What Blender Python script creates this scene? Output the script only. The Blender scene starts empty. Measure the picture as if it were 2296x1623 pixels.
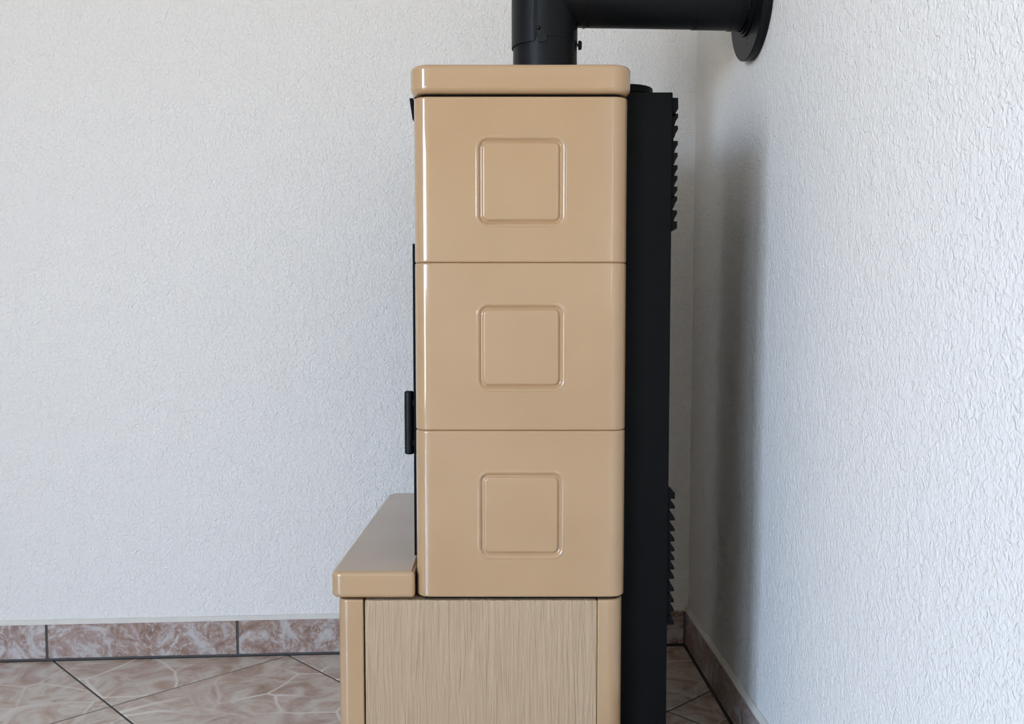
import bpy, bmesh, math, random
from mathutils import Vector, Matrix
random.seed(7)
scene = bpy.context.scene
COL = scene.collection

# ------------------------------------------------------------------ camera
CAM_H, F_PX, PITCH = 0.90, 2150.0, 3.712
cd = bpy.data.cameras.new('camera')
cd.sensor_fit = 'HORIZONTAL'; cd.sensor_width = 36.0
cd.lens = F_PX / 2296.0 * 36.0
cd.clip_start = 0.02
cam = bpy.data.objects.new('camera', cd); COL.objects.link(cam)
cam.location = (0, 0, CAM_H)
cam.rotation_euler = (math.radians(90 - PITCH), 0, 0)
scene.camera = cam

# ------------------------------------------------------------------ world: overcast-bright daylight seen through the windows
world = bpy.data.worlds.new('world'); scene.world = world
world.use_nodes = True
wn, wl = world.node_tree.nodes, world.node_tree.links
wn.clear()
w_out = wn.new('ShaderNodeOutputWorld'); w_bg = wn.new('ShaderNodeBackground')
w_tc = wn.new('ShaderNodeTexCoord'); w_sx = wn.new('ShaderNodeSeparateXYZ')
w_mr = wn.new('ShaderNodeMapRange'); w_cr = wn.new('ShaderNodeValToRGB')
w_mr.inputs['From Min'].default_value = -1; w_mr.inputs['From Max'].default_value = 1
wl.new(w_tc.outputs['Generated'], w_sx.inputs[0]); wl.new(w_sx.outputs['Z'], w_mr.inputs['Value'])
wl.new(w_mr.outputs[0], w_cr.inputs[0]); wl.new(w_cr.outputs[0], w_bg.inputs['Color'])
wl.new(w_bg.outputs[0], w_out.inputs[0])
e = w_cr.color_ramp.elements
e[0].position = 0.0; e[0].color = (0.28, 0.27, 0.24, 1)
e[1].position = 0.49; e[1].color = (0.45, 0.45, 0.42, 1)
for pos, col in ((0.510, (0.82, 0.94, 1.11, 1)), (0.545, (0.73, 0.90, 1.17, 1)), (0.61, (0.47, 0.74, 1.17, 1)), (1.0, (0.31, 0.58, 1.14, 1))):
    k = e.new(pos); k.color = col
w_bg.inputs['Strength'].default_value = 31.5

scene.view_settings.view_transform = 'Standard'
scene.view_settings.look = 'None'
scene.view_settings.gamma = 1.0
scene.view_settings.use_curve_mapping = False
scene.view_settings.exposure = 0.0
cy = scene.cycles
cy.max_bounces = 5; cy.diffuse_bounces = 4; cy.glossy_bounces = 3; cy.transmission_bounces = 2; cy.transparent_max_bounces = 4
cy.use_adaptive_sampling = True; cy.adaptive_threshold = 0.07; cy.adaptive_min_samples = 24
cy.caustics_reflective = False; cy.caustics_refractive = False

# ------------------------------------------------------------------ helpers
def link(o, parent=None):
    COL.objects.link(o)
    if parent is not None: o.parent = parent
    return o

def mesh_obj(name, verts, faces, mat, parent=None, smooth=False, angle=None):
    me = bpy.data.meshes.new(name)
    me.from_pydata([tuple(v) for v in verts], [], faces)
    bm = bmesh.new(); bm.from_mesh(me)
    bmesh.ops.recalc_face_normals(bm, faces=bm.faces[:])
    bm.to_mesh(me); bm.free()
    if mat is not None: me.materials.append(mat)
    if smooth:
        for p in me.polygons: p.use_smooth = True
        if angle is not None: me.set_sharp_from_angle(angle=math.radians(angle))
    me.update()
    o = link(bpy.data.objects.new(name, me), parent)
    if smooth:
        w = o.modifiers.new('weighted_normal', 'WEIGHTED_NORMAL'); w.keep_sharp = True; w.weight = 80
    return o

def empty(name, loc=(0, 0, 0), label=None, cat=None, parent=None):
    o = link(bpy.data.objects.new(name, None), parent)
    o.location = loc; o.empty_display_size = 0.05
    if label: o['label'] = label
    if cat: o['category'] = cat
    return o

def tag(o, label=None, cat=None, kind=None, group=None):
    if label: o['label'] = label
    if cat: o['category'] = cat
    if kind: o['kind'] = kind
    if group: o['group'] = group
    return o

class MB:
    """collects shapes that form one part"""
    def __init__(s): s.v = []; s.f = []
    def add(s, verts, faces):
        n = len(s.v); s.v += [Vector(v) for v in verts]; s.f += [[i + n for i in f] for f in faces]; return s
    def box(s, x0, x1, y0, y1, z0, z1):
        return s.add([(x0,y0,z0),(x1,y0,z0),(x1,y1,z0),(x0,y1,z0),(x0,y0,z1),(x1,y0,z1),(x1,y1,z1),(x0,y1,z1)],
                     [[0,3,2,1],[4,5,6,7],[0,1,5,4],[1,2,6,5],[2,3,7,6],[3,0,4,7]])
    def rings(s, rings, cap0=True, cap1=True, closed=True):
        n = len(rings[0]); base = []; fs = []
        for r in rings: base += list(r)
        for i in range(len(rings) - 1):
            for j in range(n if closed else n - 1):
                a, b = i * n + j, i * n + (j + 1) % n
                fs.append([a, b, b + n, a + n])
        if cap0: fs.append(list(range(n))[::-1])
        if cap1: fs.append([(len(rings) - 1) * n + j for j in range(n)])
        return s.add(base, fs)
    def build(s, name, mat, parent=None, smooth=False, angle=None):
        return mesh_obj(name, s.v, s.f, mat, parent, smooth, angle)

def rrect(x0, x1, y0, y1, rad, n=8, inset=0.0):
    """rounded rectangle in plan; rad = radius of corners (x0y0, x1y0, x1y1, x0y1)"""
    if not isinstance(rad, (tuple, list)): rad = (rad,) * 4
    x0 += inset; x1 -= inset; y0 += inset; y1 -= inset
    rr = [max(r - inset, 0.0006) for r in rad]
    cs = [(x0 + rr[0], y0 + rr[0], 180, rr[0]), (x1 - rr[1], y0 + rr[1], 270, rr[1]),
          (x1 - rr[2], y1 - rr[2], 0, rr[2]), (x0 + rr[3], y1 - rr[3], 90, rr[3])]
    pts = []
    for cx, cy, a0, r in cs:
        for k in range(n + 1):
            a = math.radians(a0 + 90.0 * k / n)
            pts.append((cx + r * math.cos(a), cy + r * math.sin(a)))
    return pts

def rslab(x0, x1, y0, y1, z0, z1, rad, ft, fb=None, n=10, m=6, skew=None):
    """slab with rounded vertical corners and rounded top / bottom edges"""
    fb = ft if fb is None else fb
    prof = []
    for k in range(m + 1):
        a = math.pi / 2 * k / m
        prof.append((fb * (1 - math.sin(a)), z0 + fb * (1 - math.cos(a))))
    for k in range(m + 1):
        a = math.pi / 2 * k / m
        prof.append((ft * (1 - math.cos(a)), z1 - ft * (1 - math.sin(a))))
    rs = []
    for ins, z in prof:
        pts = rrect(x0, x1, y0, y1, rad, n, ins)
        if skew: pts = [skew(p) for p in pts]
        rs.append([(p[0], p[1], z) for p in pts])
    return MB().rings(rs)

def frame_from(d):
    d = Vector(d).normalized()
    a = Vector((0, 0, 1)) if abs(d.z) < .9 else Vector((1, 0, 0))
    u = d.cross(a).normalized(); w = d.cross(u).normalized()
    return d, u, w

def lathe(p0, d, prof, n=64, mb=None, cap0=True, cap1=True):
    """prof: list of (distance along d, radius)"""
    d, u, w = frame_from(d); p0 = Vector(p0); mb = mb or MB()
    rs = [[p0 + d * t + (u * math.cos(2 * math.pi * k / n) + w * math.sin(2 * math.pi * k / n)) * r for k in range(n)] for t, r in prof]
    return mb.rings(rs, cap0, cap1)

# ------------------------------------------------------------------ materials
def new_mat(name):
    m = bpy.data.materials.new(name); m.use_nodes = True
    nt = m.node_tree; b = nt.nodes['Principled BSDF']
    return m, nt, b

def N(nt, typ, **kw):
    n = nt.nodes.new(typ)
    for k, v in kw.items():
        if k in n.inputs: n.inputs[k].default_value = v
        else: setattr(n, k, v)
    return n

def ramp(nt, fac, stops):
    r = nt.nodes.new('ShaderNodeValToRGB'); nt.links.new(fac, r.inputs[0])
    el = r.color_ramp.elements
    el[0].position, el[0].color = stops[0][0], (*stops[0][1], 1)
    el[1].position, el[1].color = stops[-1][0], (*stops[-1][1], 1)
    for p, c in stops[1:-1]:
        k = el.new(p); k.color = (*c, 1)
    return r

def mixc(nt, fac, a, b, mode='MIX'):
    m = nt.nodes.new('ShaderNodeMix'); m.data_type = 'RGBA'; m.blend_type = mode
    for sock, v in ((m.inputs[0], fac), (m.inputs[6], a), (m.inputs[7], b)):
        if hasattr(v, 'links'): nt.links.new(v, sock)
        elif isinstance(v, (int, float)): sock.default_value = v
        else: sock.default_value = (*v, 1)
    return m.outputs[2]

def srgb(r, g, b):
    f = lambda c: ((c / 255 + .055) / 1.055) ** 2.4 if c > 10 else c / 255 / 12.92
    return (f(r), f(g), f(b))

def obj_coord(nt, scale=(1, 1, 1), rot=(0, 0, 0), per_object=False):
    tc = nt.nodes.new('ShaderNodeTexCoord'); mp = nt.nodes.new('ShaderNodeMapping')
    mp.inputs['Scale'].default_value = scale; mp.inputs['Rotation'].default_value = rot
    nt.links.new(tc.outputs['Object'], mp.inputs['Vector'])
    if per_object:
        oi = nt.nodes.new('ShaderNodeObjectInfo'); mu = nt.nodes.new('ShaderNodeMath'); mu.operation = 'MULTIPLY'
        mu.inputs[1].default_value = 37.0
        nt.links.new(oi.outputs['Random'], mu.inputs[0])
        cb = nt.nodes.new('ShaderNodeCombineXYZ')
        for i in range(3): nt.links.new(mu.outputs[0], cb.inputs[i])
        nt.links.new(cb.outputs[0], mp.inputs['Location'])
    return mp.outputs[0]

def bump(nt, height, dist, strength=1.0, normal=None):
    b = nt.nodes.new('ShaderNodeBump'); b.inputs['Distance'].default_value = dist; b.inputs['Strength'].default_value = strength
    nt.links.new(height, b.inputs['Height'])
    if normal is not None: nt.links.new(normal, b.inputs['Normal'])
    return b.outputs[0]

def noise(nt, vec, scale, detail=3, rough=.5, dist=0.0):
    n = nt.nodes.new('ShaderNodeTexNoise')
    n.inputs['Scale'].default_value = scale; n.inputs['Detail'].default_value = detail
    n.inputs['Roughness'].default_value = rough; n.inputs['Distortion'].default_value = dist
    nt.links.new(vec, n.inputs['Vector'])
    return n.outputs['Fac']

def mat_plaster():
    m, nt, b = new_mat('white_plaster')
    v = obj_coord(nt, (1, 1, .9))
    b.inputs['Roughness'].default_value = .92; b.inputs['Specular IOR Level'].default_value = .12
    b.inputs['Base Color'].default_value = (.84, .79, .725, 1)
    fine = noise(nt, v, 125, 1, .5, 1.0)
    mid = noise(nt, v, 34, 1, .5, 0)
    n1 = bump(nt, fine, .0037, .85)
    n2 = bump(nt, mid, .0050, .32, n1)
    nt.links.new(n2, b.inputs['Normal'])
    return m

def mat_ceramic(name, grain=False, satin=False):
    m, nt, b = new_mat(name)
    v = obj_coord(nt)
    tone = noise(nt, v, 7, 3, .5)
    if not grain:
        nt.links.new(ramp(nt, tone, [(.3, (.458, .281, .142)), (.7, (.483, .302, .157))]).outputs[0], b.inputs['Base Color'])
        b.inputs['Roughness'].default_value = .16 if satin else .10
        b.inputs['IOR'].default_value = 1.5
        b.inputs['Coat Weight'].default_value = .6 if satin else .6; b.inputs['Coat Roughness'].default_value = .02; b.inputs['Coat IOR'].default_value = 1.55
        wav = noise(nt, obj_coord(nt, (1, 1, .25)), 14, 1, .4)
        n = bump(nt, wav, .0002 if satin else .0005, .5)
        nt.links.new(n, b.inputs['Normal']); nt.links.new(n, b.inputs['Coat Normal'])
    else:
        g1 = noise(nt, obj_coord(nt, (1, 1, .055)), 130, 3, .6, .9)
        g2 = noise(nt, obj_coord(nt, (1, 1, .07)), 62, 2, .5, 1.2)
        add = nt.nodes.new('ShaderNodeMath'); add.operation = 'ADD'
        nt.links.new(g1, add.inputs[0]); nt.links.new(g2, add.inputs[1])
        nt.links.new(ramp(nt, g1, [(.3, (.455, .308, .182)), (.7, (.485, .332, .200))]).outputs[0], b.inputs['Base Color'])
        b.inputs['Roughness'].default_value = .32
        nt.links.new(bump(nt, add.outputs[0], .0033, 1.0), b.inputs['Normal'])
    return m

def mat_black(name, rough=.5, col=(.012, .0122, .0128), spec=.4):
    m, nt, b = new_mat(name)
    v = obj_coord(nt)
    b.inputs['Base Color'].default_value = (*col, 1)
    b.inputs['Roughness'].default_value = rough; b.inputs['Specular IOR Level'].default_value = spec
    nt.links.new(bump(nt, noise(nt, v, 900, 2), .0002, .5), b.inputs['Normal'])
    return m

def mat_floor_tile():
    m, nt, b = new_mat('marbled_floor_tile')
    v = obj_coord(nt, per_object=True)
    base = noise(nt, v, 9, 6, .66, 1.5)
    col = ramp(nt, base, [(.28, srgb(150, 118, 100)), (.45, srgb(186, 160, 142)), (.56, srgb(200, 184, 168)), (.75, srgb(216, 206, 194))]).outputs[0]
    # straight pale veins: borders of large cells, gently bent
    vd = nt.nodes.new('ShaderNodeVectorMath'); vd.operation = 'ADD'
    nz = nt.nodes.new('ShaderNodeTexNoise'); nz.inputs['Scale'].default_value = 5; nt.links.new(v, nz.inputs['Vector'])
    sc = nt.nodes.new('ShaderNodeVectorMath'); sc.operation = 'SCALE'; sc.inputs['Scale'].default_value = .045
    nt.links.new(nz.outputs['Color'], sc.inputs[0]); nt.links.new(v, vd.inputs[0]); nt.links.new(sc.outputs[0], vd.inputs[1])
    vo = nt.nodes.new('ShaderNodeTexVoronoi'); vo.feature = 'DISTANCE_TO_EDGE'; vo.inputs['Scale'].default_value = 6.0
    nt.links.new(vd.outputs[0], vo.inputs['Vector'])
    vein = ramp(nt, vo.outputs['Distance'], [(0.0, (1, 1, 1)), (.012, (.7, .7, .7)), (.030, (0, 0, 0))]).outputs[0]
    brk = ramp(nt, noise(nt, v, 6, 2), [(.38, (.15, .15, .15)), (.6, (1, 1, 1))]).outputs[0]
    vm = mixc(nt, 1.0, vein, brk, 'MULTIPLY')
    col2 = mixc(nt, vm, col, srgb(226, 216, 203))
    nt.links.new(col2, b.inputs['Base Color'])
    b.inputs['Roughness'].default_value = .22; b.inputs['Specular IOR Level'].default_value = .5
    nt.links.new(bump(nt, noise(nt, v, 40, 2), .0006, .35), b.inputs['Normal'])
    return m

def mat_skirting():
    m, nt, b = new_mat('mottled_skirting_tile')
    v = obj_coord(nt, per_object=True)
    base = noise(nt, v, 13, 6, .66, 2.0)
    col = ramp(nt, base, [(.28, srgb(112, 88, 80)), (.42, srgb(152, 122, 106)), (.52, srgb(168, 146, 136)), (.58, srgb(186, 176, 170)), (.78, srgb(204, 198, 192))]).outputs[0]
    wisp = noise(nt, v, 38, 5, .65, 3.0)
    wm = ramp(nt, wisp, [(.52, (0, 0, 0)), (.66, (.75, .75, .75))]).outputs[0]
    nt.links.new(mixc(nt, wm, col, srgb(204, 196, 188)), b.inputs['Base Color'])
    b.inputs['Roughness'].default_value = .28
    nt.links.new(bump(nt, noise(nt, v, 60, 2), .0006, .4), b.inputs['Normal'])
    return m

def mat_plain(name, col, rough=.8, bscale=150, bdist=.0005, spec=.3):
    m, nt, b = new_mat(name)
    v = obj_coord(nt)
    t = noise(nt, v, 20, 1)
    nt.links.new(ramp(nt, t, [(.3, tuple(c * .93 for c in col)), (.7, col)]).outputs[0], b.inputs['Base Color'])
    b.inputs['Roughness'].default_value = rough; b.inputs['Specular IOR Level'].default_value = spec
    nt.links.new(bump(nt, noise(nt, v, bscale, 2), bdist, .5), b.inputs['Normal'])
    return m

def mat_pane():
    m, nt, b = new_mat('window_glass')
    out = nt.nodes['Material Output']
    tr = nt.nodes.new('ShaderNodeBsdfTransparent'); gl = nt.nodes.new('ShaderNodeBsdfGlossy'); mx = nt.nodes.new('ShaderNodeMixShader')
    gl.inputs['Roughness'].default_value = .0; mx.inputs[0].default_value = .06
    nt.links.new(tr.outputs[0], mx.inputs[1]); nt.links.new(gl.outputs[0], mx.inputs[2]); nt.links.new(mx.outputs[0], out.inputs['Surface'])
    return m

M_PLASTER = mat_plaster()
M_CER = mat_ceramic('beige_glazed_ceramic')
M_SATIN = mat_ceramic('beige_satin_ceramic', False, True)
M_GRAIN = mat_ceramic('beige_grained_ceramic', True)
M_STEEL = mat_black('black_painted_steel', .55, (.0032, .0031, .0030), .10)
M_PIPE = mat_black('black_pipe_steel', .42, (.0050, .0053, .0060), .20)
M_HANDLE = mat_black('black_handle', .38, (.005, .0055, .0068), .2)
M_CORE = mat_plain('dark_joint', (.02, .017, .014), .9)
M_TILE = mat_floor_tile()
M_SKIRT = mat_skirting()
M_GROUT = mat_plain('grey_grout', srgb(92, 88, 84), .9)
M_SEAL = mat_plain('cream_sealant', srgb(222, 215, 203), .7)
M_WHITE = mat_plain('white_window_paint', (.8, .8, .8), .4)
M_CEIL = mat_plain('white_ceiling_paint', (.87, .87, .86), .9)
M_CREAM = mat_plain('warm_bounce_cream', (.70, .62, .50), .9)  # invented cream tone for the unseen front wall, warms light bounced into the shade
M_PANE = mat_pane()
M_DOORGLASS = mat_black('dark_stove_glass', .06, (.01, .01, .01), .5)

# ------------------------------------------------------------------ the room
ROOM_Z = 2.95
Y_END, X_FAR = -1.0, 2.3               # the right wall ends behind the camera, where the room widens
A_BACK = math.atan2(.0661, .9978)        # direction of the rear wall in plan
eB = Vector((math.cos(A_BACK), math.sin(A_BACK), 0)); nB = Vector((-eB.y, eB.x, 0))   # nB points out of the room
gR = Vector((.0349, -.9994, 0)); nR = Vector((.9994, .0349, 0))
SK = Vector((.4504, 2.4489, 0))          # inner corner of the skirting faces
T_SK = .010
CORNER = SK + nB * T_SK + nR * T_SK
X_LEFT, Y_FRONT = -3.5, -5.9
def back_at(x): t = (x - CORNER.x) / eB.x; return CORNER + eB * t
def right_at(y): t = (y - CORNER.y) / gR.y; return CORNER + gR * t
LEAN = .010
TH = .22

def prism(pts, z0, z1, name, mat, parent=None):
    n = len(pts)
    v = [(p[0], p[1], z0) for p in pts] + [(p[0], p[1], z1) for p in pts]
    f = [list(range(n))[::-1], list(range(n, 2 * n))] + [[i, (i + 1) % n, (i + 1) % n + n, i + n] for i in range(n)]
    return mesh_obj(name, v, f, mat, parent)

bl = back_at(X_LEFT); rf = right_at(Y_FRONT)
# rear wall
v0, v1 = bl - eB * TH, CORNER + eB * TH
o = prism([v0, v1, v1 + nB * TH, v0 + nB * TH], -.03, ROOM_Z, 'wall_back', M_PLASTER); tag(o, 'white textured plaster wall behind the stove', kind='structure')
# right wall (leans out by 1 cm), turning away to the right behind the camera
a_, b_ = CORNER, right_at(Y_END)
pl = [a_, b_, Vector((X_FAR + TH, b_.y, 0)), Vector((X_FAR + TH, b_.y + TH, 0)), right_at(Y_END + TH) + nR * TH, a_ + nR * TH]
n_ = len(pl); v = []
for z in (-.03, ROOM_Z):
    v += [p + nR * (LEAN * max(z, 0) / ROOM_Z) + Vector((0, 0, z)) for p in pl]
o = mesh_obj('wall_right', v, [list(range(n_))[::-1], list(range(n_, 2 * n_))] + [[i, (i + 1) % n_, (i + 1) % n_ + n_, i + n_] for i in range(n_)], M_PLASTER)
tag(o, 'white textured plaster wall right of the stove', kind='structure')
o = MB().box(X_FAR, X_FAR + TH, Y_FRONT, right_at(Y_END).y - .002, -.03, ROOM_Z).build('wall_far_right', M_PLASTER); tag(o, 'white plaster wall of the wider part of the room', kind='structure')
# front wall (behind the camera) with windows
WIN = [(-3.14, -3.02, .90, 2.40), (1.14, 1.28, .80, 2.85)]
LWIN = [(-5.60, -3.70, .95, 2.35), (-3.35, -1.60, .12, 2.80)]     # left wall: y0, y1, z0, z1
mb = MB()
xs = [X_LEFT - TH] + [x for w in WIN for x in w[:2]] + [X_FAR + TH]
for i in range(0, len(xs), 2): mb.box(xs[i], xs[i + 1], Y_FRONT - TH, Y_FRONT, -.03, ROOM_Z)
for x0, x1, z0, z1 in WIN:
    mb.box(x0, x1, Y_FRONT - TH, Y_FRONT, -.03, z0); mb.box(x0, x1, Y_FRONT - TH, Y_FRONT, z1, ROOM_Z)
o = mb.build('wall_front', M_CREAM); tag(o, 'unseen wall with windows facing the stove, made cream to warm the bounced light', kind='structure')
mb = MB(); ys = [Y_FRONT] + [y for w in LWIN for y in w[:2]] + [bl.y + .3]
for i in range(0, len(ys), 2): mb.box(X_LEFT - TH, X_LEFT, ys[i], ys[i + 1], -.03, ROOM_Z)
for y0, y1, z0, z1 in LWIN:
    mb.box(X_LEFT - TH, X_LEFT, y0, y1, -.03, z0).box(X_LEFT - TH, X_LEFT, y0, y1, z1, ROOM_Z)
o = mb.build('wall_left', M_PLASTER); tag(o, 'white plaster wall far to the left', kind='structure')
o = MB().box(X_LEFT - TH, X_FAR + TH, Y_FRONT - TH, 2.9, ROOM_Z, ROOM_Z + .15).build('ceiling', M_CEIL); tag(o, 'white ceiling', kind='structure')

# windows
def portal(name, loc, rot, sx, sy):
    l = bpy.data.lights.new(name, 'AREA'); l.shape = 'RECTANGLE'; l.size = sx; l.size_y = sy
    l.cycles.is_portal = True
    lo = link(bpy.data.objects.new(name, l)); lo.location = loc; lo.rotation_euler = rot
def window(idx, x0, x1, z0, z1, cols):
    w = empty('window_%d' % idx, ((x0 + x1) / 2, Y_FRONT - .12, z0)); tag(w, 'narrow white framed window in the cream wall, ' + ('near the left corner' if idx == 1 else 'in the wider part of the room'), kind='structure')
    off = w.location
    def bx(mbx, a, b, y0, y1, c, d): mbx.box(a - off.x, b - off.x, y0, y1, c - off.z, d - off.z)
    f = MB(); t = min(.05, (x1 - x0) * .18)
    bx(f, x0, x0 + t, -.03, .03, z0, z1); bx(f, x1 - t, x1, -.03, .03, z0, z1)
    bx(f, x0 + t, x1 - t, -.03, .03, z0, z0 + t); bx(f, x0 + t, x1 - t, -.03, .03, z1 - t, z1)
    for c in range(1, cols):
        xm = x0 + (x1 - x0) * c / cols; bx(f, xm - .04, xm + .04, -.03, .03, z0 + t, z1 - t)
    f.build('window_frame', M_WHITE, w)
    g = MB(); bx(g, x0 + t * .5, x1 - t * .5, -.004, .0, z0 + t * .5, z1 - t * .5); g.build('pane', M_PANE, w)
    portal('daylight_portal', ((x0 + x1) / 2, Y_FRONT - TH - .01, (z0 + z1) / 2), (math.radians(90), 0, 0), x1 - x0, z1 - z0)
window(1, *WIN[0], 1); window(2, *WIN[1], 1)
def side_window(idx, label, c, rz, wd, hh, cols, pc, prz):
    w = empty('window_%d' % idx, c); w.rotation_euler = (0, 0, rz); tag(w, label, kind='structure')
    hw = wd / 2; t = min(.05, wd * .12); f = MB()
    f.box(-.03, .03, -hw, -hw + t, 0, hh).box(-.03, .03, hw - t, hw, 0, hh).box(-.03, .03, -hw + t, hw - t, 0, t).box(-.03, .03, -hw + t, hw - t, hh - t, hh)
    for k in range(1, cols):
        ym = -hw + wd * k / cols; f.box(-.03, .03, ym - .04, ym + .04, t, hh - t)
    f.build('window_frame', M_WHITE, w)
    MB().box(-.002, .002, -hw + t / 2, hw - t / 2, t / 2, hh - t / 2).build('pane', M_PANE, w)
    portal('daylight_portal', pc, (math.radians(90), 0, prz), wd, hh)
for k, (y0, y1, z0, z1) in enumerate(LWIN):
    side_window(3 + k, ('white framed double window in the left wall' if k == 0 else 'white framed glass door in the left wall'), (X_LEFT - .12, (y0 + y1) / 2, z0), 0, y1 - y0, z1 - z0, 2,
                (X_LEFT - TH - .01, (y0 + y1) / 2, (z0 + z1) / 2), math.radians(-90))

# floor: grout bed with diagonal tiles
re_ = right_at(Y_END)
fl = prism([(X_LEFT, Y_FRONT), (X_FAR, Y_FRONT), (X_FAR, re_.y), (re_.x, re_.y), (CORNER.x, CORNER.y), (bl.x, bl.y)], -.03, -.0015, 'floor', M_GROUT)
tag(fl, 'floor of marbled beige-brown tiles laid diagonally', kind='structure')
sk_l = SK + eB * ((X_LEFT - SK.x) / eB.x)
sk_f = SK + gR * ((Y_END - SK.y) / gR.y)
GAP = .003
CLIPS = [[Vector((X_LEFT + .002, Y_END)), Vector((sk_f.x - GAP, Y_END)), Vector((SK.x - GAP, SK.y - GAP)), Vector((sk_l.x + .002, sk_l.y - GAP))],
         [Vector((X_LEFT + .002, Y_FRONT + .002)), Vector((X_FAR - .002, Y_FRONT + .002)), Vector((X_FAR - .002, Y_END - .004)), Vector((X_LEFT + .002, Y_END - .004))]]
def clip(poly, clp):
    out = poly
    for i in range(len(clp)):
        a, b = clp[i], clp[(i + 1) % len(clp)]; e_ = b - a
        side = lambda p: e_.x * (p.y - a.y) - e_.y * (p.x - a.x)
        inp, out = out, []
        for j in range(len(inp)):
            p, q = inp[j], inp[(j + 1) % len(inp)]; sp, sq = side(p), side(q)
            if sp >= 0: out.append(p)
            if (sp >= 0) != (sq >= 0): out.append(p + (q - p) * (sp / (sp - sq)))
        if len(out) < 3: return []
    return out
def inset(poly, d):
    n = len(poly); res = []
    for i in range(n):
        a, b, c = poly[i - 1], poly[i], poly[(i + 1) % n]
        d1 = (b - a).normalized(); d2 = (c - b).normalized()
        n1 = Vector((-d1.y, d1.x)); n2 = Vector((-d2.y, d2.x))
        k = 1 + n1.dot(n2)
        res.append(b + (n1 + n2) * (d / max(k, .15)))
    return res
ORG = Vector((-.890, 2.0746)); a_ = math.radians(43.6)
uu = Vector((math.cos(a_), math.sin(a_))); vv = Vector((math.sin(a_), -math.cos(a_)))
def off_u(i): return {0: 0.0, 1: .445, 2: .874}.get(i, i * .440)
def off_v(i): return {0: 0.0, 1: .434, 2: .868}.get(i, i * .438)
for i in range(-22, 22):
    for j in range(-22, 22):
        a, b, c, d = off_u(i), off_u(i + 1), off_v(j), off_v(j + 1)
        g = .0026
        sq_ = [ORG + uu * s_ + vv * t_ for s_, t_ in ((a + g, d - g), (b - g, d - g), (b - g, c + g), (a + g, c + g))]
        ar = sum(sq_[k].x * sq_[(k + 1) % 4].y - sq_[(k + 1) % 4].x * sq_[k].y for k in range(4))
        if ar < 0: sq_.reverse()
        for CLIP in CLIPS:
            q = clip(sq_, CLIP)
            if len(q) < 3: continue
            q2 = []
            for p in q:
                if not q2 or (p - q2[-1]).length > .004: q2.append(p)
            if len(q2) > 2 and (q2[0] - q2[-1]).length < .004: q2.pop()
            if len(q2) < 3: continue
            ar = abs(sum(q2[k].x * q2[(k + 1) % len(q2)].y - q2[(k + 1) % len(q2)].x * q2[k].y for k in range(len(q2)))) / 2
            if ar < .0008: continue
            cen = sum(q2, Vector((0, 0))) / len(q2)
            loc = [p - cen for p in q2]
            top = inset(loc, .0012)
            t = MB().rings([[(p.x, p.y, -.008) for p in loc], [(p.x, p.y, -.0010) for p in loc], [(p.x, p.y, 0) for p in top]]).build('floor_tile', M_TILE, fl)
            t.location = (cen.x, cen.y, random.uniform(-.0002, .0002))

# skirting boards of tile with a cream sealant bead on top
H_SK = .0915
def skirt(name, label, start, d, nrm, joints, z_cap=.0105):
    """start: point on the visible face line, d: direction along the wall, nrm: towards the wall"""
    ang = math.atan2(d.y, d.x)
    root = empty(name, start); root.rotation_euler = (0, 0, ang); tag(root, label, kind='structure')
    L = joints[-1]
    # local: x along wall, y towards the wall when nrm is left of d
    sgn = 1 if (Vector((-d.y, d.x, 0)).dot(nrm) > 0) else -1
    def bx(x0, x1, y0, y1, z0, z1, nm, mat, cham=0):
        y0, y1 = sorted((y0 * sgn, y1 * sgn))
        if not cham: return MB().box(x0, x1, y0, y1, z0, z1).build(nm, mat, root)
        yf = y0 if sgn > 0 else y1; yb = y1 if sgn > 0 else y0; s_ = 1 if sgn > 0 else -1
        c = cham
        q = lambda y, i: [(x0 + i, y, z0 + i), (x1 - i, y, z0 + i), (x1 - i, y, z1 - i), (x0 + i, y, z1 - i)]
        return MB().rings([q(yb, 0), q(yf + s_ * c, 0), q(yf, c)]).build(nm, mat, root)
    bx(joints[0], L, .0025, T_SK, .0, H_SK - .002, 'grout_bed', M_GROUT)
    for a, b in zip(joints[:-1], joints[1:]):
        bx(a + .0030, b - .0030, 0, .0085, .0055, H_SK, 'skirting_tile', M_SKIRT, .001)
    # sloping bead
    y0, y1 = -.0005 * sgn, T_SK * sgn
    v = []
    for x in (joints[0], L):
        v += [(x, y0, H_SK + .0003), (x, y1, H_SK + .0003), (x, y1, H_SK + z_cap), (x, y1 - .003 * sgn, H_SK + z_cap), (x, y0, H_SK + .004)]
    fcs = [[0,1,2,3,4],[9,8,7,6,5]] + [[i, (i+1) % 5, (i+1) % 5 + 5, i + 5] for i in range(5)]
    mesh_obj('sealant_bead', v, fcs, M_SEAL, root)
    return root
jb = [SK.x - x for x in ()]
t_of = lambda x: (SK.x - x) / eB.x
jl = [0.0, t_of(.235), t_of(-.226), t_of(-.6935), t_of(-1.1609)]
while jl[-1] + .468 < t_of(X_LEFT): jl.append(jl[-1] + .468)
jl.append(t_of(X_LEFT))
skirt('baseboard_back', 'mottled brown-grey tile skirting along the rear wall', SK, -eB, nB, jl)
jr = [0.0, .300]
while jr[-1] + .468 < (SK.y - Y_END) / .9994: jr.append(jr[-1] + .468)
jr.append((SK.y - Y_END) / .9994)
skirt('baseboard_right', 'mottled brown-grey tile skirting along the right wall', SK, gR, nR, jr)

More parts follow.
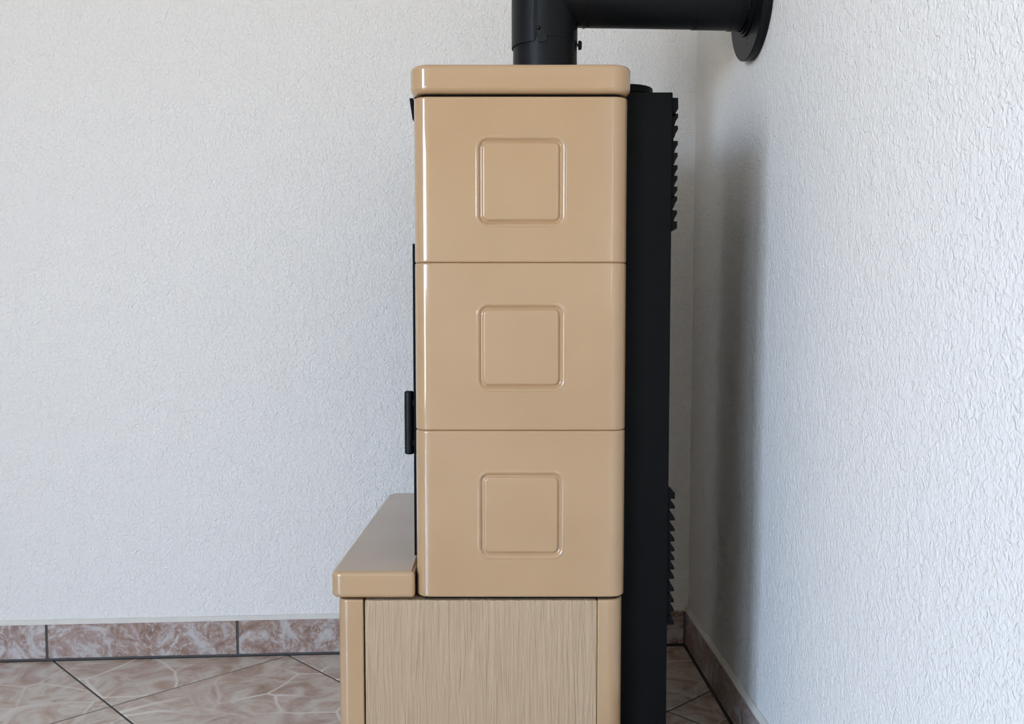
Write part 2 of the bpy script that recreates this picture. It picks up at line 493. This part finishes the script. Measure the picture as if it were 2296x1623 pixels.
# ------------------------------------------------------------------ the tiled stove
YS = 1.60                                   # front plane of the ceramic
YB = 2.275                                  # far side
stove = empty('tiled_stove', (0.0, 1.93, 0), 'tall beige glazed ceramic tile stove with side bench and black steel back', 'stove')
SO = Vector(stove.location)
def S(mb):                                  # world -> stove local
    mb.v = [v - SO for v in mb.v]; return mb

X0, X1, R_T = -.1635, .1925, .026
def ceramic_tile(z0, z1, sq):
    """heightfield over (arc length, z): flat front with pressed square, rounded vertical corners, returning sides"""
    cx, hx, cz, hz = sq
    fil = .0032
    # plan samples : (x, y, nx, ny)
    plan = []
    side = .040
    plan.append((X0, YS + R_T + side, -1, 0))
    for k in range(13):
        a = math.radians(180 + 90 * k / 12); plan.append((X0 + R_T + R_T * math.cos(a), YS + R_T + R_T * math.sin(a), math.cos(a), math.sin(a)))
    def samples(lo, hi, c, h):
        s = set()
        for sg in (-1, 1):
            for k in range(25): s.add(round(c + sg * (h - .026 + .032 * k / 24), 6))
        for k in range(1, 12): s.add(round(c - (h - .026) + 2 * (h - .026) * k / 12, 6))
        for k in range(8):
            s.add(round(lo + (c - h - .007 - lo) * k / 8, 6)); s.add(round(hi + (c + h + .007 - hi) * k / 8, 6))
        return sorted(x for x in s if lo - 1e-9 <= x <= hi + 1e-9)
    for x in samples(X0 + R_T + .001, X1 - R_T - .001, cx, hx): plan.append((x, YS, 0, -1))
    for k in range(13):
        a = math.radians(270 + 90 * k / 12); plan.append((X1 - R_T + R_T * math.cos(a), YS + R_T + R_T * math.sin(a), math.cos(a), math.sin(a)))
    plan.append((X1, YS + R_T + side, 1, 0))
    zs = []
    for k in range(7):
        a = math.pi / 2 * k / 6; zs.append((z0 + fil * (1 - math.cos(a)), fil * (1 - math.sin(a))))
    for z in samples(z0 + fil + .001, z1 - fil - .001, cz, hz): zs.append((z, 0))
    for k in range(7):
        a = math.pi / 2 * k / 6; zs.append((z1 - fil * (1 - math.sin(a)), fil * (1 - math.cos(a))))
    rc = .016
    def depth(x, z):
        qx, qz = abs(x - cx) - (hx - rc), abs(z - cz) - (hz - rc)
        d = math.hypot(max(qx, 0), max(qz, 0)) + min(max(qx, qz), 0) - rc   # signed distance, outer outline = 0
        w = .0098
        y = 0.0
        if -w < d < .0: y = .0038 * (.5 - .5 * math.cos(2 * math.pi * (d + w) / w))
        if -.0005 < d < .004: y -= .0007 * math.sin(math.pi * (d + .0005) / .0045) ** 2
        if d <= -w: y = 0.0
        return y
    v = []; f = []
    nP = len(plan)
    for z, ins in zs:
        for x, y, nx, ny in plan:
            dy = depth(x, z) if (nx == 0 and ins == 0) else 0
            v.append((x - nx * ins, y - ny * ins + dy, z))
    for i in range(len(zs) - 1):
        for j in range(nP - 1):
            a = i * nP + j; f.append([a, a + 1, a + 1 + nP, a + nP])
    # back skin so that the tile has a body: inner shell + rims
    m = len(v); ih = .012
    inner = []
    for x, y, nx, ny in plan: inner.append((x - nx * ih, y - ny * ih))
    for z in (zs[0][0], zs[-1][0]):
        for x, y in inner: v.append((x, y, z))
    for j in range(nP - 1):
        f.append([m + j, m + nP + j, m + nP + j + 1, m + j + 1])
        f.append([j, m + j, m + j + 1, j + 1])
        b = (len(zs) - 1) * nP
        f.append([b + j, b + j + 1, m + nP + j + 1, m + nP + j])
    for j in (0, nP - 1):
        col = [i * nP + j for i in range(len(zs))]
        f.append(col + [m + nP + j, m + j])
    me = mesh_obj('ceramic_tile', [Vector(p) - SO for p in v], f, M_CER, stove, True, 40)
    return me
ceramic_tile(.9617, 1.2335, (.0145, .0708, 1.0950, .0712))
ceramic_tile(.6808, .9615, (.0151, .0708, .8206, .0706))
ceramic_tile(.3955, .6806, (.0153, .0697, .5370, .0718))

# lid
S(rslab(-.1690, .1975, YS - .006, 2.262, 1.2380, 1.2850, .034, .0085, .0105)).build('lid', M_CER, stove, True, 50)
# dark core behind the joints
S(MB().box(X0 + .014, X1 - .014, YS + .013, 2.24, .386, 1.2395)).build('firebox_body', M_STEEL, stove)
# bench slab
def bench_skew(p):
    x, y = p
    w = max(0, (y - 1.62) / .63) * max(0, min(1, (-.165 - x) / .12))
    return (x + .014 * w, y)
S(rslab(-.3085, -.1652, YS, YB, .3938, .4390, (.019, .006, .006, .030), .0075, .007, 10, 6, bench_skew)).build('bench_slab', M_SATIN, stove, True, 50)
# base: two rounded corner posts, a grained panel and a body behind
S(rslab(-.2975, -.2530, YS + .002, YS + .10, .0, .3905, (.020, .003, .003, .003), .0035, .001, 10, 4)).build('corner_post', M_SATIN, stove, True, 50)
S(rslab(.1455, .1893, YS + .002, YS + .10, .0, .3905, (.003, .026, .003, .003), .0035, .001, 10, 4)).build('corner_post', M_SATIN, stove, True, 50)
S(rslab(-.2508, .1450, YS + .0015, YS + .03, .0, .3900, (.0025,) * 4, .003, .001, 5, 4)).build('grained_panel', M_GRAIN, stove, True, 50)
S(MB().box(-.2880, .1700, YS + .031, YB - .05, .0, .3880)).build('base_body', M_SATIN, stove)
S(rslab(-.2975, -.2530, YB - .125, YB - .025, .0, .3905, (.003, .003, .003, .020), .0035, .001, 10, 4)).build('corner_post', M_SATIN, stove, True, 50)

# black steel rear casing with louvres and cap
casing = S(rslab(.1700, .2715, YS + .045, 2.23, .0, 1.2495, .0015, .001, .001, 2, 2)).build('rear_casing', M_STEEL, stove)
def louver_plate(z0, z1): S(MB().box(.2700, .2750, YS + .055, 2.21, z0, z1)).build('vent_plate', M_STEEL, casing)
louver_plate(1.018, 1.239); louver_plate(.335, .570)
def fin(poly, jit=0):
    m = MB(); y0, y1 = YS + .048 + jit, 2.205
    n = len(poly)
    m.add([(x, y0, z) for x, z in poly] + [(x, y1, z) for x, z in poly],
          [list(range(n)), list(range(n, 2 * n))[::-1]] + [[i, (i + 1) % n, (i + 1) % n + n, i + n] for i in range(n)])
    S(m).build('louver', M_STEEL, casing)
zu = lambda y: 1.2413 - (y - 218) * .0007485
for y in (218.3, 253.5, 280.7, 314.6, 341, 368.8, 392.6, 417, 439, 470.5):
    t = zu(y); big = .018 if y < 230 else .006
    fin([(.2705, t), (.2812, t), (.2816, t - big), (.2775, t - .013 - (big - .006)), (.2757, t - .019 - (big - .006)), (.2705, t - .019 - (big - .006))])
t = zu(495.4); fin([(.2705, t), (.2816, t), (.2816, t - .012), (.2705, t - .0185)])
zl = lambda y: .5736 - (y - 1095) * .000789
t = zl(1092); fin([(.2705, t), (.2832, zl(1106)), (.2832, zl(1119)), (.2705, zl(1119))])
for y in (1140.5, 1167, 1191, 1214, 1236, 1256, 1277, 1298, 1326, 1351, 1372):
    t = zl(y); fin([(.2705, t + .0155), (.2762, t + .0150), (.2830, t + .005), (.2836, t), (.2705, t - .001)])
t = zl(1402); fin([(.2705, t), (.2838, t), (.2838, t + .007), (.2765, t + .014), (.2705, t + .014)])
cm = lathe((.196, YS + .100, 1.2490), (0, 0, 1), [(0, .046), (.004, .046), (.0045, .0490), (.0150, .0490), (.0162, .0478)], 48)
S(cm).build('air_inlet_cap', M_STEEL, casing, True, 35)

# stove front (faces left): door with glass and handle, upper panel
door = S(MB().box(-.1745, -.146, 1.692, 1.752, .4430, .9980).box(-.1745, -.146, 2.150, 2.215, .4430, .9980)
         .box(-.1745, -.146, 1.752, 2.150, .4430, .500).box(-.1745, -.146, 1.752, 2.150, .945, .998)).build('door', M_STEEL, stove)
S(MB().box(-.1700, -.152, 1.750, 2.152, .498, .947)).build('door_glass', M_DOORGLASS, door)
hm = lathe((-.1835, 1.703, .6247), (0, 0, 1), [(0, .0062), (.0012, .0078), (.003, .0086), (.110, .0086), (.1118, .0078), (.1130, .0062)], 32)
hm.box(-.1800, -.1740, 1.698, 1.708, .712, .722); hm.box(-.1800, -.1740, 1.698, 1.708, .640, .650)
S(hm).build('handle', M_HANDLE, door, True, 35)
up = MB(); q = [(-.150, 1.000), (-.165, 1.000), (-.165, 1.212), (-.1735, 1.214), (-.1785, 1.2500), (-.1722, 1.2500), (-.1722, 1.2365), (-.150, 1.2365)]
up.add([(x, 1.695, z) for x, z in q] + [(x, 2.22, z) for x, z in q], [list(range(8)), list(range(8, 16))[::-1]] + [[i, (i + 1) % 8, (i + 1) % 8 + 8, i + 8] for i in range(8)])
S(up).build('upper_front_panel', M_STEEL, stove)

# ------------------------------------------------------------------ stove pipe
PX, PY, PR, PZ = .0648, 1.920, .0630, 1.4975
pipe = empty('stove_pipe', (PX, PY, 1.285), 'matt black stove pipe rising from the beige lid and turning into the right wall', 'stove pipe')
PO = Vector(pipe.location)
def Q(mb): mb.v = [v - PO for v in mb.v]; return mb
Q(lathe((PX, PY, 1.2851), (0, 0, 1), [(0, PR - .0003), (.003, PR - .0003), (.150, PR - .0003)], 72)).build('lower_sleeve', M_PIPE, pipe, True, 35)
# upper riser: wrapped sheet, its lower edge steps at the seam
mb = MB(); rs = []; n = 96
A_SEAM = math.radians(270 - 17.0)
def riser_ring(z, low):
    r = []
    for k in range(n):
        a = A_SEAM + 2 * math.pi * k / n
        right = (k < n * .5)
        rad = PR + (.0006 if right else .0026)
        zz = z + (.0085 if (low and right) else 0)
        r.append((PX + rad * math.cos(a), PY + rad * math.sin(a), zz))
    return r
mb.rings([riser_ring(1.3915, True), riser_ring(1.405, False), riser_ring(1.640, False)])
Q(mb).build('riser', M_PIPE, pipe, True, 30)
Q(lathe((PX, PY, 1.6402), (0, 0, 1), [(0, PR + .004), (.018, PR + .004), (.022, PR), (.023, .02)], 64)).build('cleaning_cap', M_PIPE, pipe, True, 35)
# horizontal branch
wall_x = lambda y, z: (CORNER + gR * ((y - CORNER.y) / gR.y)).x + LEAN * z / ROOM_Z
hd = Vector((.9994, .0349, -.004)).normalized()
hp = Vector((PX, PY, PZ))
d_wall = (wall_x(1.934, PZ) - PX) / hd.x - .0008
x2t = lambda x: (x - PX) / hd.x
Q(lathe(hp, hd, [(.02, PR - .0006), (x2t(.1405), PR - .0006), (x2t(.1408), PR + .0008), (x2t(.1440), PR + .0008), (x2t(.1443), PR - .0004), (x2t(.3590), PR - .0004)], 72)).build('horizontal_pipe', M_PIPE, pipe, True, 30)
Q(lathe(hp, hd, [(x2t(.3575), PR - .002), (x2t(.3575), PR + .0007), (x2t(.4290), PR + .0007), (x2t(.4290), PR + .0022), (d_wall - .03, PR + .0022), (d_wall - .03, PR - .002)], 72)).build('end_pipe', M_PIPE, pipe, True, 30)
def small(nm, p, d, prof, n=20): Q(lathe(p, d, prof, n)).build(nm, M_PIPE, pipe, True, 40)
def on_riser(px_x, extra=.0018):
    s = (px_x - PX) / (PR + extra); a = -math.pi / 2 + math.asin(max(-1, min(1, s)))
    return Vector((PX + (PR + extra) * math.cos(a), PY + (PR + extra) * math.sin(a), 0)), Vector((math.cos(a), math.sin(a), 0))
p, d = on_riser(.0500); small('screw', p - d * .001 + Vector((0, 0, 1.4152)), d, [(0, .0040), (.002, .0040), (.0035, .0030), (.0042, .001)])
p, d = on_riser(.0625, .0008); small('screw', p - d * .001 + Vector((0, 0, 1.3965)), d, [(0, .0028), (.0015, .0028), (.003, .0016)])
# seam tab
p, d = on_riser(.0560, .0008); t = Vector((-d.y, d.x, 0)); m = MB()
vs = []
for u_, h_ in ((-.006, 1.388), (.010, 1.390), (.010, 1.402), (-.006, 1.407)):
    for w_ in (-.001, .0018): vs.append(p + t * u_ + d * w_ + Vector((0, 0, h_)))
m.add(vs, [[0,2,4,6],[7,5,3,1],[0,1,3,2],[2,3,5,4],[4,5,7,6],[6,7,1,0]]); Q(m).build('seam_tab', M_PIPE, pipe)
# damper knob on the right-hand side
small('damper_knob', (PX + PR, PY - .006, 1.397), (1, 0, 0), [(0, .003), (.002, .003), (.0022, .0088), (.0065, .0088), (.0085, .0070), (.0088, .003)], 28)
# rivets under the horizontal pipe
small('rivet', Vector((.1475, 1.917, PZ - PR + .001)), (0, 0, -1), [(0, .004), (.0015, .004), (.003, .002)])
small('rivet', Vector((.3610, 1.924, PZ - PR + .0)), (0, 0, -1), [(0, .003), (.0018, .003), (.0028, .0015)])

# ------------------------------------------------------------------ wall rosette
axis_pt = hp + hd * d_wall
ros = empty('wall_rosette', axis_pt, 'round black cover plate around the pipe on the right wall', 'pipe rosette')
dn = -hd
RO = Vector(ros.location)
def T(mb): mb.v = [v - RO for v in mb.v]; return mb
R_RO = .1215
def ring(prof, nm, n=96):
    T(lathe(axis_pt, dn, prof, n, cap0=False, cap1=False)).build(nm, M_PIPE, ros, True, 35)
PRI = PR + .0032
ring([(.0005, PRI), (.0005, R_RO - .004), (.0085, R_RO - .004), (.0085, PRI), (.0005, PRI)], 'wall_flange')
ring([(.0086, PRI), (.0086, R_RO - .0005), (.0095, R_RO), (.0180, R_RO), (.0190, R_RO - .001), (.0190, PRI), (.0086, PRI)], 'cover_disc')
ring([(.0191, PRI), (.0191, PRI + .009), (.0230, PRI + .009), (.0240, PRI + .008), (.0240, PRI + .004), (.0285, PRI + .004), (.0285, PRI), (.0191, PRI)], 'collar')
for dy, dz in ((-.010, -.083), (-.006, -.092)):
    c = axis_pt + Vector((0, dy, dz)) + dn * .0188
    T(lathe(c, dn, [(0, .0014), (.0008, .0014), (.0012, .0008)], 12)).build('screw', M_HANDLE, ros, True, 40)
